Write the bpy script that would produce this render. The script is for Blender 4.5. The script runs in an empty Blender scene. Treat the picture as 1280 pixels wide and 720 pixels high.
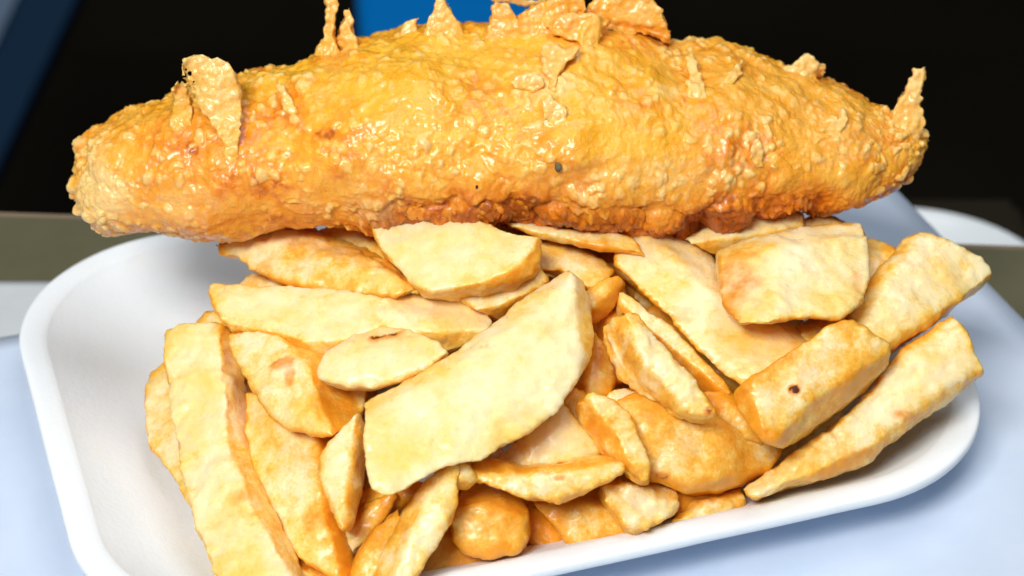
import bpy, bmesh, math, random
import numpy as np
from mathutils import Vector
from mathutils.bvhtree import BVHTree

random.seed(7)
scene = bpy.context.scene
COL = scene.collection

# ------------------------------------------------------------------ camera
F_PX, PITCH, DIST = 2700.0, math.radians(33.0), 0.6113
RIM_Z = 0.020
TARGET = np.array([0.0063, 0.032, RIM_Z])
FWD = np.array([0.0, math.cos(PITCH), -math.sin(PITCH)])
UP = np.array([0.0, math.sin(PITCH), math.cos(PITCH)])
RIGHT = np.array([1.0, 0.0, 0.0])
CAM = TARGET - FWD * DIST

cam_data = bpy.data.cameras.new("camera")
cam = bpy.data.objects.new("camera", cam_data)
COL.objects.link(cam)
cam.location = CAM
cam.rotation_euler = (math.pi / 2 - PITCH, 0, 0)
cam_data.sensor_width = 36.0
cam_data.lens = F_PX / 1280.0 * 36.0
cam_data.clip_start = 0.01
cam_data.clip_end = 50
cam_data.dof.use_dof = True
cam_data.dof.focus_distance = 0.530
cam_data.dof.aperture_fstop = 13.0
scene.camera = cam

# ------------------------------------------------------------------ light
world = bpy.data.worlds.new("World")
scene.world = world
world.use_nodes = True
wb = world.node_tree.nodes["Background"]
wb.inputs[0].default_value = (0.78, 0.90, 1.0, 1)
wb.inputs[1].default_value = 0.09


def area_light(name, loc, target, sx, sy, power, color):
    d = bpy.data.lights.new(name, 'AREA')
    d.shape = 'RECTANGLE'
    d.size, d.size_y = sx, sy
    d.energy = power
    d.color = color
    o = bpy.data.objects.new(name, d)
    COL.objects.link(o)
    o.location = loc
    o.rotation_euler = (Vector(target) - Vector(loc)).to_track_quat('-Z', 'Y').to_euler()
    return o


area_light("key_daylight", (-0.45, -1.02, 1.28), (0, 0, 0.05), 0.6, 0.42, 26.0, (1.0, 0.965, 0.915))  # area lamp added for the soft front-left daylight; its source is unseen
area_light("overhead_fill", (0.35, 0.10, 1.5), (0, 0, 0.04), 1.1, 0.8, 8.5, (0.92, 0.96, 1.0))  # added cool fill lamp from above, lifts the tray and top faces

scene.render.engine = 'CYCLES'
scene.cycles.use_denoising = True
scene.cycles.max_bounces = 7
scene.cycles.diffuse_bounces = 6
scene.cycles.use_adaptive_sampling = True
scene.cycles.adaptive_threshold = 0.03
scene.view_settings.view_transform = 'Standard'
scene.view_settings.look = 'None'
scene.view_settings.gamma = 1.0
scene.view_settings.use_curve_mapping = False
scene.view_settings.exposure = 0.14


# ------------------------------------------------------------------ rays
def ray(px, py):
    """direction whose component along the view axis is one"""
    return FWD + RIGHT * ((px - 640.0) / F_PX) + UP * ((360.0 - py) / F_PX)


def at_depth(px, py, d):
    return CAM + ray(px, py) * d


def at_height(px, py, z):
    r = ray(px, py)
    return CAM + r * ((z - CAM[2]) / r[2])


def depth_at_height(px, py, z):
    return (z - CAM[2]) / ray(px, py)[2]


def to_px(P):
    d = P - CAM
    z = d @ FWD
    return np.stack([640 + F_PX * (d @ RIGHT) / z, 360 - F_PX * (d @ UP) / z], -1), z


# ------------------------------------------------------------------ noise
def _hash(ix, iy, iz, seed=0):
    h = (ix.astype(np.int64) * 374761393 + iy.astype(np.int64) * 668265263 + iz.astype(np.int64) * 2147483647 + seed * 1274126177) & 0xFFFFFFFF
    h = ((h ^ (h >> 13)) * 1274126177) & 0xFFFFFFFF
    h = ((h ^ (h >> 16)) * 2246822519) & 0xFFFFFFFF
    return ((h ^ (h >> 15)) & 0xFFFFFF) / float(0xFFFFFF)


def vnoise(p, seed=0):
    i = np.floor(p).astype(np.int64)
    f = p - i
    f = f * f * f * (f * (f * 6 - 15) + 10)
    out = 0
    for dx in (0, 1):
        wx = f[:, 0] if dx else 1 - f[:, 0]
        for dy in (0, 1):
            wy = f[:, 1] if dy else 1 - f[:, 1]
            for dz in (0, 1):
                wz = f[:, 2] if dz else 1 - f[:, 2]
                out = out + wx * wy * wz * _hash(i[:, 0] + dx, i[:, 1] + dy, i[:, 2] + dz, seed)
    return out * 2 - 1


def fbm(p, octaves=4, seed=0, gain=0.5):
    a, s, out, tot = 1.0, 1.0, 0, 0
    for k in range(octaves):
        out = out + a * vnoise(p * s + 17.3 * k, seed + k)
        tot += a
        a *= gain
        s *= 2.03
    return out / tot


def worley(p, seed=0):
    i = np.floor(p).astype(np.int64)
    f = p - i
    f1 = np.full(len(p), 9.0)
    f2 = np.full(len(p), 9.0)
    cid = np.zeros(len(p))
    for dx in (-1, 0, 1):
        for dy in (-1, 0, 1):
            for dz in (-1, 0, 1):
                a, b, c = i[:, 0] + dx, i[:, 1] + dy, i[:, 2] + dz
                q = np.stack([dx + _hash(a, b, c, seed + 1), dy + _hash(a, b, c, seed + 2), dz + _hash(a, b, c, seed + 3)], -1)
                d = np.sqrt(((q - f) ** 2).sum(1))
                near = d < f1
                f2 = np.where(near, f1, np.minimum(f2, d))
                cid = np.where(near, _hash(a, b, c, seed + 4), cid)
                f1 = np.where(near, d, f1)
    return f1, f2, cid


def sstep(a, b, x):
    t = np.clip((x - a) / (b - a), 0, 1)
    return t * t * (3 - 2 * t)


# ------------------------------------------------------------------ materials
def new_mat(name):
    m = bpy.data.materials.new(name)
    m.use_nodes = True
    nt = m.node_tree
    return m, nt, nt.nodes["Principled BSDF"]


def node(nt, kind, **kw):
    n = nt.nodes.new(kind)
    for k, v in kw.items():
        setattr(n, k, v)
    return n


def noise_node(nt, scale, detail=4, rough=0.55, coord='Object'):
    tc = node(nt, 'ShaderNodeTexCoord')
    n = node(nt, 'ShaderNodeTexNoise')
    n.inputs['Scale'].default_value = scale
    n.inputs['Detail'].default_value = detail
    n.inputs['Roughness'].default_value = rough
    nt.links.new(tc.outputs[coord], n.inputs['Vector'])
    return n


def ramp(nt, src, stops):
    r = node(nt, 'ShaderNodeValToRGB')
    e = r.color_ramp.elements
    while len(e) < len(stops):
        e.new(0.5)
    for k, (pos, c) in enumerate(stops):
        e[k].position = pos
        e[k].color = (c, c, c, 1) if isinstance(c, (int, float)) else (*c, 1)
    nt.links.new(src, r.inputs[0])
    return r.outputs[0]


def mix(nt, fac, a, b, mode='MIX'):
    m = node(nt, 'ShaderNodeMix', data_type='RGBA', blend_type=mode)
    for sock, v in ((m.inputs[0], fac), (m.inputs[6], a), (m.inputs[7], b)):
        if isinstance(v, (int, float)):
            sock.default_value = v
        elif isinstance(v, tuple):
            sock.default_value = (*v, 1)
        else:
            nt.links.new(v, sock)
    return m.outputs[2]


def math_node(nt, op, a, b, clamp=False):
    m = node(nt, 'ShaderNodeMath', operation=op)
    m.use_clamp = clamp
    for s, v in zip(m.inputs, (a, b)):
        if isinstance(v, (int, float)):
            s.default_value = v
        else:
            nt.links.new(v, s)
    return m.outputs[0]


def bump(nt, bsdf, src, strength, dist, prev=None):
    b = node(nt, 'ShaderNodeBump')
    b.inputs['Strength'].default_value = strength
    b.inputs['Distance'].default_value = dist
    nt.links.new(src, b.inputs['Height'])
    if prev is not None:
        nt.links.new(prev, b.inputs['Normal'])
    nt.links.new(b.outputs[0], bsdf.inputs['Normal'])
    return b.outputs[0]


def chip_material():
    m, nt, b = new_mat("fried_potato")
    at = node(nt, 'ShaderNodeAttribute', attribute_name='tone')
    sep = node(nt, 'ShaderNodeSeparateColor')
    nt.links.new(at.outputs['Color'], sep.inputs[0])
    edge, side, gold = sep.outputs[0], sep.outputs[1], sep.outputs[2]
    spot = at.outputs['Alpha']
    n1 = noise_node(nt, 70, 5, 0.62)
    n2 = noise_node(nt, 260, 4, 0.6)
    n3 = noise_node(nt, 1100, 4, 0.65)
    pale = mix(nt, ramp(nt, n1.outputs[0], [(0.36, 0.0), (0.66, 1.0)]), (0.94, 0.775, 0.47), (0.93, 0.63, 0.155))
    g = math_node(nt, 'MULTIPLY', edge, 0.42)
    g = math_node(nt, 'ADD', g, math_node(nt, 'MULTIPLY', side, 0.54))
    g = math_node(nt, 'ADD', g, gold)
    nn = ramp(nt, n2.outputs[0], [(0.3, 0.0), (0.7, 1.0)])
    g = math_node(nt, 'ADD', g, math_node(nt, 'MULTIPLY', math_node(nt, 'SUBTRACT', nn, 0.5), 0.50))
    n1b = ramp(nt, n1.outputs[0], [(0.4, 0.0), (0.68, 1.0)])
    g = math_node(nt, 'ADD', g, math_node(nt, 'MULTIPLY', math_node(nt, 'SUBTRACT', n1b, 0.5), 0.50))
    n3b = ramp(nt, n3.outputs[0], [(0.32, 0.0), (0.68, 1.0)])
    g = math_node(nt, 'ADD', g, math_node(nt, 'MULTIPLY', math_node(nt, 'SUBTRACT', n3b, 0.5), 0.30))
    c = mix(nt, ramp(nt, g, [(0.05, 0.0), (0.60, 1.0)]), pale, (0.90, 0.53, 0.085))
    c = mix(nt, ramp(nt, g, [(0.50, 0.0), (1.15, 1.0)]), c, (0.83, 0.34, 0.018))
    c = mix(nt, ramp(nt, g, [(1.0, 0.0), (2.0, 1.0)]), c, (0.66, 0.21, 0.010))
    sp = math_node(nt, 'MULTIPLY', spot, math_node(nt, 'ADD', 0.45, nn))
    c = mix(nt, ramp(nt, sp, [(0.05, 0.0), (0.85, 1.0)]), c, (0.72, 0.24, 0.010))
    c = mix(nt, ramp(nt, sp, [(0.80, 0.0), (1.3, 1.0)]), c, (0.10, 0.018, 0.003))
    nt.links.new(c, b.inputs['Base Color'])
    b.inputs['Subsurface Weight'].default_value = 0.5
    b.inputs['Subsurface Radius'].default_value = (1.0, 0.5, 0.15)
    b.inputs['Subsurface Scale'].default_value = 0.004
    b.inputs['Specular IOR Level'].default_value = 0.42
    nt.links.new(ramp(nt, n2.outputs[0], [(0.3, 0.22), (0.7, 0.48)]), b.inputs['Roughness'])
    b.inputs['Coat Weight'].default_value = 0.25
    b.inputs['Coat Roughness'].default_value = 0.18
    p = bump(nt, b, n2.outputs[0], 0.35, 0.0008)
    bump(nt, b, n3.outputs[0], 0.4, 0.0004, p)
    return m


def batter_material():
    m, nt, b = new_mat("fried_batter")
    at = node(nt, 'ShaderNodeAttribute', attribute_name='tone')
    sep = node(nt, 'ShaderNodeSeparateColor')
    nt.links.new(at.outputs['Color'], sep.inputs[0])
    brown, palev, yellow = sep.outputs[0], sep.outputs[1], sep.outputs[2]
    n1 = noise_node(nt, 130, 5, 0.65)
    n2 = noise_node(nt, 520, 4, 0.65)
    nn1 = ramp(nt, n1.outputs[0], [(0.32, 0.0), (0.68, 1.0)])
    nn2 = ramp(nt, n2.outputs[0], [(0.3, 0.0), (0.7, 1.0)])
    base = mix(nt, nn1, (0.91, 0.36, 0.022), (0.94, 0.48, 0.075))
    base = mix(nt, yellow, base, mix(nt, nn1, (0.95, 0.43, 0.016), (0.97, 0.55, 0.060)))
    br = math_node(nt, 'ADD', brown, math_node(nt, 'MULTIPLY', math_node(nt, 'SUBTRACT', nn2, 0.5), 0.35))
    base = mix(nt, ramp(nt, br, [(0.15, 0.0), (0.75, 1.0)]), base, (0.76, 0.22, 0.008))
    base = mix(nt, ramp(nt, br, [(0.70, 0.0), (1.25, 1.0)]), base, (0.42, 0.095, 0.006))
    pl = math_node(nt, 'ADD', palev, math_node(nt, 'MULTIPLY', math_node(nt, 'SUBTRACT', nn2, 0.5), 0.45))
    base = mix(nt, ramp(nt, pl, [(0.25, 0.0), (0.95, 0.85)]), base, (0.90, 0.63, 0.25))
    nt.links.new(base, b.inputs['Base Color'])
    b.inputs['Subsurface Weight'].default_value = 0.35
    b.inputs['Subsurface Radius'].default_value = (1.0, 0.42, 0.10)
    b.inputs['Subsurface Scale'].default_value = 0.0028
    b.inputs['Specular IOR Level'].default_value = 0.4
    nt.links.new(ramp(nt, n1.outputs[0], [(0.35, 0.16), (0.65, 0.40)]), b.inputs['Roughness'])
    b.inputs['Coat Weight'].default_value = 0.45
    b.inputs['Coat Roughness'].default_value = 0.15
    p = bump(nt, b, n1.outputs[0], 0.3, 0.0009)
    n4 = noise_node(nt, 1700, 3, 0.6)
    p = bump(nt, b, n2.outputs[0], 0.6, 0.0007, p)
    bump(nt, b, n4.outputs[0], 0.5, 0.0004, p)
    return m


def foam_material():
    m, nt, b = new_mat("white_foam")
    tc = node(nt, 'ShaderNodeTexCoord')
    v = node(nt, 'ShaderNodeTexVoronoi', feature='DISTANCE_TO_EDGE')
    v.inputs['Scale'].default_value = 430
    nt.links.new(tc.outputs['Object'], v.inputs['Vector'])
    n = noise_node(nt, 90, 5)
    gr = noise_node(nt, 38, 4, 0.6)
    fc = mix(nt, n.outputs[0], (0.80, 0.865, 0.93), (0.83, 0.89, 0.95))
    nt.links.new(mix(nt, ramp(nt, gr.outputs[0], [(0.52, 0.0), (0.75, 0.35)]), fc, (0.84, 0.82, 0.76)), b.inputs['Base Color'])
    b.inputs['Roughness'].default_value = 0.7
    b.inputs['Specular IOR Level'].default_value = 0.2
    b.inputs['Subsurface Weight'].default_value = 0.25
    b.inputs['Subsurface Radius'].default_value = (1, 1, 1)
    b.inputs['Subsurface Scale'].default_value = 0.002
    p = bump(nt, b, ramp(nt, v.outputs[0], [(0.0, 0.0), (0.16, 1.0)]), 0.12, 0.0002)
    bump(nt, b, n.outputs[0], 0.06, 0.0009, p)
    return m


def simple_material(name, c1, c2, scale, rough, bump_d=0.0003, bump_s=0.3, spec=0.4):
    m, nt, b = new_mat(name)
    n = noise_node(nt, scale, 6, 0.6)
    nt.links.new(mix(nt, ramp(nt, n.outputs[0], [(0.3, 0.0), (0.7, 1.0)]), c1, c2), b.inputs['Base Color'])
    b.inputs['Roughness'].default_value = rough
    b.inputs['Specular IOR Level'].default_value = spec
    bump(nt, b, n.outputs[0], bump_s, bump_d)
    return m


M_CHIP = chip_material()
M_BATTER = batter_material()
M_FOAM = foam_material()
M_PAPER = simple_material("white_paper", (0.55, 0.65, 0.80), (0.60, 0.69, 0.83), 60, 0.5, 0.0004, 0.25)
M_PAPER2 = simple_material("grey_paper", (0.50, 0.54, 0.56), (0.56, 0.60, 0.61), 60, 0.6, 0.0004, 0.25)
M_COUNTER = simple_material("olive_counter", (0.10, 0.097, 0.055), (0.12, 0.115, 0.068), 40, 0.45)
M_TRIM = simple_material("counter_trim", (0.20, 0.15, 0.10), (0.26, 0.20, 0.14), 40, 0.4)
M_DARK = simple_material("dark_interior", (0.014, 0.011, 0.007), (0.021, 0.017, 0.010), 3, 0.9, spec=0.1)
M_BLUE = simple_material("blue_plastic", (0.0, 0.24, 0.80), (0.0, 0.26, 0.85), 12, 0.4)
M_NAVY = simple_material("navy_paint", (0.010, 0.030, 0.065), (0.012, 0.034, 0.075), 12, 0.9, spec=0.05)
M_PALEBLUE = simple_material("pale_blue_paint", (0.13, 0.19, 0.28), (0.15, 0.21, 0.31), 12, 0.9, spec=0.05)
M_PLATE = simple_material("white_china", (0.62, 0.68, 0.72), (0.68, 0.73, 0.77), 12, 0.3)
M_CRUMB = simple_material("burnt_crumb", (0.02, 0.006, 0.003), (0.09, 0.02, 0.006), 900, 0.5)
M_HERB = simple_material("dark_fleck", (0.10, 0.085, 0.045), (0.16, 0.13, 0.07), 900, 0.6)


# ------------------------------------------------------------------ mesh helpers
def tag(o, label=None, cat=None, group=None, kind=None):
    if label:
        o['label'] = label
    if cat:
        o['category'] = cat
    if group:
        o['group'] = group
    if kind:
        o['kind'] = kind
    return o


def link_mesh(name, verts, faces, mat, parent=None, smooth=True, origin=None):
    verts = np.asarray(verts, float)
    me = bpy.data.meshes.new(name)
    off = np.zeros(3) if origin is None else np.asarray(origin, float)
    me.from_pydata((verts - off).tolist(), [], faces.tolist() if hasattr(faces, 'tolist') else faces)
    me.materials.append(mat)
    if smooth:
        me.polygons.foreach_set('use_smooth', np.ones(len(me.polygons), bool))
    o = bpy.data.objects.new(name, me)
    COL.objects.link(o)
    o.location = off
    if parent is not None:
        o.parent = parent
        o.location = Vector(off) - parent.location
    return o


def set_tone(me, rgba):
    a = me.color_attributes.new('tone', 'FLOAT_COLOR', 'POINT')
    a.data.foreach_set('color', np.ascontiguousarray(rgba, np.float32).ravel())


def box(name, x0, x1, y0, y1, z0, z1, mat, bev=0.002):
    bm = bmesh.new()
    bmesh.ops.create_cube(bm, size=1)
    for v in bm.verts:
        v.co = Vector(((x1 - x0) * v.co.x, (y1 - y0) * v.co.y, (z1 - z0) * v.co.z))
    if bev:
        bmesh.ops.bevel(bm, geom=bm.edges[:], offset=bev, segments=3, affect='EDGES')
    me = bpy.data.meshes.new(name)
    bm.to_mesh(me)
    bm.free()
    me.materials.append(mat)
    o = bpy.data.objects.new(name, me)
    COL.objects.link(o)
    o.location = ((x0 + x1) / 2, (y0 + y1) / 2, (z0 + z1) / 2)
    return o


def neighbours(n, edges):
    """edge list -> smoothing operator"""
    deg = np.bincount(edges.ravel(), minlength=n).astype(float)[:, None]

    def avg(v):
        s = np.zeros_like(v)
        for k in range(v.shape[1]):
            s[:, k] = np.bincount(edges[:, 0], v[edges[:, 1], k], n) + np.bincount(edges[:, 1], v[edges[:, 0], k], n)
        return s / np.maximum(deg, 1)
    return avg


def vertex_normals(v, me):
    nf = len(me.polygons)
    lt = np.zeros(nf, np.int32)
    me.polygons.foreach_get('loop_total', lt)
    li = np.zeros(len(me.loops), np.int32)
    me.loops.foreach_get('vertex_index', li)
    q = li.reshape(-1, 4)
    n = np.cross(v[q[:, 2]] - v[q[:, 0]], v[q[:, 3]] - v[q[:, 1]])
    out = np.zeros_like(v)
    for k in range(4):
        for c in range(3):
            out[:, c] += np.bincount(q[:, k], n[:, c], len(v))
    return out / np.maximum(np.linalg.norm(out, axis=1, keepdims=True), 1e-12)


def remeshed(front, back, voxel):
    """closed body between two matching outlines, voxel-remeshed into an even quad skin"""
    n = len(front)
    bm = bmesh.new()
    f = [bm.verts.new(p) for p in front]
    b = [bm.verts.new(p) for p in back]
    ff = bm.faces.new(f)
    bb = bm.faces.new(b[::-1])
    for i in range(n):
        j = (i + 1) % n
        bm.faces.new((f[j], f[i], b[i], b[j]))
    bmesh.ops.triangulate(bm, faces=bm.faces[:])
    bmesh.ops.recalc_face_normals(bm, faces=bm.faces[:])
    me = bpy.data.meshes.new("tmp")
    bm.to_mesh(me)
    bm.free()
    o = bpy.data.objects.new("tmp", me)
    COL.objects.link(o)
    md = o.modifiers.new("r", 'REMESH')
    md.mode = 'VOXEL'
    md.voxel_size = voxel
    dg = bpy.context.evaluated_depsgraph_get()
    out = bpy.data.meshes.new_from_object(o.evaluated_get(dg))
    bpy.data.objects.remove(o)
    bpy.data.meshes.remove(me)
    v = np.zeros(len(out.vertices) * 3)
    out.vertices.foreach_get('co', v)
    e = np.zeros(len(out.edges) * 2, np.int32)
    out.edges.foreach_get('vertices', e)
    return out, v.reshape(-1, 3), e.reshape(-1, 2)


def densify(poly, step=9.0):
    P = np.array(poly, float)
    out = []
    for i in range(len(P)):
        a, b = P[i], P[(i + 1) % len(P)]
        k = max(1, int(np.linalg.norm(b - a) / step))
        for t in np.arange(k) / k:
            out.append(a * (1 - t) + b * t)
    return np.array(out)


# ------------------------------------------------------------------ setting
# the counter: far edge runs a little off square to the view
eL, eR = at_height(0, 270, 0.0), at_height(1280, 312, 0.0)
edir = (eR - eL) / np.linalg.norm(eR - eL)
far_l, far_r = eL - edir * 1.2, eR + edir * 1.2


def slab(name, quad, z0, z1, mat):
    v = [(*q[:2], z) for z in (z0, z1) for q in quad]
    f = [(3, 2, 1, 0), (4, 5, 6, 7), (0, 1, 5, 4), (1, 2, 6, 5), (2, 3, 7, 6), (3, 0, 4, 7)]
    return link_mesh(name, v, f, mat, smooth=False)


counter = slab("counter", [(-1.6, -1.2), (1.6, -1.2), far_r, far_l], -0.04, 0.0, M_COUNTER)
tag(counter, "dull olive grey counter top under the papers", kind='structure')
nrm = np.array([-edir[1], edir[0], 0])
trim = slab("edge_trim", [far_l + nrm * 0.0005, far_r + nrm * 0.0005, far_r + nrm * 0.0030, far_l + nrm * 0.0030], -0.04, -0.0005, M_TRIM)
trim.parent = counter

wall = box("wall", -4, 4, 2.2, 2.3, -3.0, 3, M_DARK, 0)
tag(wall, "black unlit interior behind the counter", kind='structure')
flr = box("floor", -4, 4, -1.2, 2.2, -1.12, -1.0, M_DARK, 0)
tag(flr, "dark floor beyond the counter", kind='structure')


def sheet(name, corners, z, mat, thick=0.0004, n=60, wav=0.0006, seed=0):
    """sheet of paper: four corners on the counter, faintly wavy"""
    c = [np.array(p[:2]) for p in corners]
    g = np.linspace(0, 1, n)
    S, T = np.meshgrid(g, g, indexing='ij')
    S, T = S.ravel()[:, None], T.ravel()[:, None]
    xy = c[0] * (1 - S) * (1 - T) + c[1] * S * (1 - T) + c[2] * S * T + c[3] * (1 - S) * T
    p = np.c_[xy, np.zeros(len(xy))]
    zz = z + wav * (0.5 + 0.5 * fbm(p * 14, 2, seed))
    top = np.c_[xy, zz + thick]
    bot = np.c_[xy, zz]
    N = n * n
    idx = np.arange(N).reshape(n, n)
    q = np.stack([idx[:-1, :-1], idx[1:, :-1], idx[1:, 1:], idx[:-1, 1:]], -1).reshape(-1, 4)
    fs = [tuple(a) for a in q] + [tuple(a[::-1] + N) for a in q]
    b = list(idx[:, 0]) + list(idx[-1, 1:]) + list(idx[::-1, -1][1:]) + list(idx[0, ::-1][1:-1])
    for i in range(len(b)):
        j = (i + 1) % len(b)
        fs.append((b[j], b[i], b[i] + N, b[j] + N))
    return link_mesh(name, np.vstack([top, bot]), fs, mat)


pc = at_height(1105, 232, 0.0)            # far right corner of the main sheet
pr = at_height(1283, 415, 0.0)
rd = (pr - pc) / np.linalg.norm(pr - pc)
pl = at_height(0, 433, 0.0)
ld = (pl - pc) / np.linalg.norm(pl - pc)
sh1 = sheet("paper_sheet", [pc + ld * 0.46, pc + ld * 0.46 + rd * 0.42, pc + rd * 0.42, pc], 0.0022, M_PAPER, seed=3)
tag(sh1, "large bluish white sheet of paper directly under the foam tray", "paper sheet")
q0 = at_height(-60, 354, 0.0)
q1 = at_height(330, 356, 0.0)
sh2 = sheet("paper_sheet", [q0 + [-.1, 0, 0], q0 + [-.1, -.2, 0], q1 + [0, -.2, 0], q1], 0.0006, M_PAPER2, wav=0.0004, seed=9)
tag(sh2, "pale grey sheet of paper showing beyond the tray's left corner", "paper sheet")


# things in the dark behind the counter, all far out of focus
def round_dish(name, centre, R, H, mat):
    prof = [(0.0, 0.004), (0.55, 0.004), (0.70, 0.010), (0.96, H - 0.002), (0.985, H), (1.0, H - 0.001), (0.98, H - 0.005), (0.72, 0.003), (0.6, 0.0), (0.0, 0.0)]
    n = 96
    vs, fs = [], []
    for r, z in prof:
        for k in range(n):
            a = 2 * math.pi * k / n
            vs.append((R * r * math.cos(a), R * r * math.sin(a), z))
    for i in range(len(prof) - 1):
        for k in range(n):
            j = (k + 1) % n
            fs.append((i * n + k, i * n + j, (i + 1) * n + j, (i + 1) * n + k))
    o = link_mesh(name, vs, fs, mat)
    o.location = centre
    return o


dd = 0.80
dc = at_depth(1145, 350, dd)
dish = round_dish("plate", (dc[0], dc[1], dc[2] - 0.022), 180 * dd / F_PX, 0.022, M_PLATE)
tag(dish, "blurred round white plate beyond the counter's right edge", "plate")
stand = box("stool", dc[0] - 0.05, dc[0] + 0.06, dc[1] - 0.012, dc[1] + 0.10, -1.0, dc[2] - 0.0225, M_DARK, 0.004)
tag(stand, "dark stand in the shade under the white plate", "stand")

bl0, bl1 = at_depth(437, -60, 1.35), at_depth(695, 60, 1.35)
tub = bpy.data.objects.new("plastic_tub", None)
COL.objects.link(tub)
tub.location = ((bl0[0] + bl1[0]) / 2, bl0[1] + 0.10, -1.0)
tag(tub, "bright blue plastic tub in the dark behind the fish", "tub")
hw = (bl1[0] - bl0[0]) / 2
ztop = at_depth(437, -120, 1.35)[2]


def tub_shell():
    n = 0.012
    rings = [(hw - 0.02, 0.08, 0.0), (hw, 0.10, ztop + 1.0), (hw - 0.004, 0.096, ztop + 1.0), (hw - 0.024, 0.076, 0.012)]
    vs, fs = [], []
    for a, b, z in rings:
        for cx, cy, a0 in ((1, 1, 0), (-1, 1, 90), (-1, -1, 180), (1, -1, 270)):
            for k in range(5):
                t = math.radians(a0 + 22.5 * k)
                vs.append((cx * (a - n) + n * math.cos(t), cy * (b - n) + n * math.sin(t), z))
    m = 20
    for i in range(3):
        for k in range(m):
            j = (k + 1) % m
            fs.append((i * m + k, i * m + j, (i + 1) * m + j, (i + 1) * m + k))
    fs.append(tuple(range(m))[::-1])
    fs.append(tuple(range(3 * m, 4 * m)))
    return vs, fs


v_, f_ = tub_shell()
o = link_mesh("shell", v_, f_, M_BLUE, smooth=False)
o.parent = tub
rv, rf = [], []
for a, b, z in ((hw + .001, .101, ztop + .985), (hw + .012, .112, ztop + .985), (hw + .012, .112, ztop + 1.003), (hw + .001, .101, ztop + 1.003)):
    rv += [(a, b, z), (-a, b, z), (-a, -b, z), (a, -b, z)]
for i in range(4):
    for k in range(4):
        rf.append((i * 4 + k, i * 4 + (k + 1) % 4, ((i + 1) % 4) * 4 + (k + 1) % 4, ((i + 1) % 4) * 4 + k))
o = link_mesh("rim", rv, rf, M_BLUE, smooth=False)
o.parent = tub


def leaning_board(name, pts, depth, thick, mat):
    f = [at_depth(x, y, depth) for x, y in pts]
    b = [p + FWD * thick for p in f]
    n = len(f)
    fs = [tuple(range(n)), tuple(range(n, 2 * n))[::-1]] + [(i, n + i, n + (i + 1) % n, (i + 1) % n) for i in range(n)]
    return link_mesh(name, f + b, fs, mat, smooth=False)


board = leaning_board("leaning_board", [(-230, -120), (150, -120), (5, 190), (-100, 420), (-100, 1130), (-330, 1130)], 1.7, 0.03, M_NAVY)
tag(board, "navy board leaning in the dark at the upper left", "board")
strip = leaning_board("edge_strip", [(-230, -125), (78, -125), (-25, 95), (-330, 330)], 1.693, 0.004, M_PALEBLUE)
strip.parent = board

# ------------------------------------------------------------------ foam tray
TRAY_L, TRAY_W, TRAY_R, TRAY_YAW = 0.24, 0.1789, 0.048, 0.3248


def ring(inset, z, seg=20, nl=36, nw=26):
    L, W = TRAY_L / 2 - inset, TRAY_W / 2 - inset
    r = max(TRAY_R - inset * 0.9, 0.006)
    out = []
    corners = ((L - r, W - r, 0), (-L + r, W - r, 90), (-L + r, -W + r, 180), (L - r, -W + r, 270))
    for k, (cx, cy, a0) in enumerate(corners):
        for i in range(seg + 1):
            a = math.radians(a0 + 90 * i / seg)
            out.append((cx + r * math.cos(a), cy + r * math.sin(a)))
        nx, ny, na = corners[(k + 1) % 4]
        a = math.radians(a0 + 90)
        p0 = np.array([cx + r * math.cos(a), cy + r * math.sin(a)])
        p1 = np.array([nx + r * math.cos(a), ny + r * math.sin(a)])
        m = nl if k % 2 == 0 else nw
        for i in range(1, m):
            out.append(tuple(p0 + (p1 - p0) * i / m))
    out = np.array(out)
    c, s = math.cos(TRAY_YAW), math.sin(TRAY_YAW)
    xy = np.c_[out[:, 0] * c - out[:, 1] * s, out[:, 0] * s + out[:, 1] * c]
    return np.c_[xy, np.full(len(xy), z)]


def shell(name, groups, parent, cap_first=False, cap_last=False):
    vs, fs = [], []
    for prof in groups:
        base = sum(len(v) for v in vs)
        rings = [ring(d, z) for d, z in prof]
        n = len(rings[0])
        vs += rings
        for i in range(len(rings) - 1):
            for k in range(n):
                j = (k + 1) % n
                fs.append((base + i * n + k, base + i * n + j, base + (i + 1) * n + j, base + (i + 1) * n + k))
        fs.append(tuple(base + (len(rings) - 1) * n + k for k in range(n)))
    if not cap_last:
        fs = [f for f in fs if len(f) == 4]
    v = np.vstack(vs)
    v = v + 0.00012 * np.stack([fbm(v * 55, 3, 5), fbm(v * 55, 3, 15), fbm(v * 55, 3, 25)], -1)
    o = link_mesh(name, v, fs, M_FOAM, parent)
    return o


tray = bpy.data.objects.new("food_tray", None)
COL.objects.link(tray)
tag(tray, "white foam takeaway tray with rounded corners holding the chips", "tray")
inner = [(0.0076, 0.0188), (0.0088, 0.0180), (0.012, 0.0160), (0.018, 0.0128), (0.026, 0.0094), (0.031, 0.0078), (0.036, 0.0070), (0.044, 0.0067), (0.060, 0.0066)]
outer = [(0.0042, 0.0158), (0.0062, 0.0150), (0.012, 0.0112), (0.019, 0.0066), (0.023, 0.0046), (0.027, 0.0037), (0.034, 0.0035), (0.060, 0.0035)]
rimp = [(0.0076, 0.0188), (0.0070, 0.0192), (0.0055, 0.0195), (0.003, 0.0198), (0.0014, 0.0199), (0.0006, 0.0198), (0.0001, 0.0193), (0.0, 0.0178), (0.0004, 0.0168), (0.0014, 0.0162), (0.0026, 0.0159), (0.0042, 0.0158)]
shell("basin", [inner, outer], tray, cap_last=True)
shell("rim", [rimp], tray)

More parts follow.
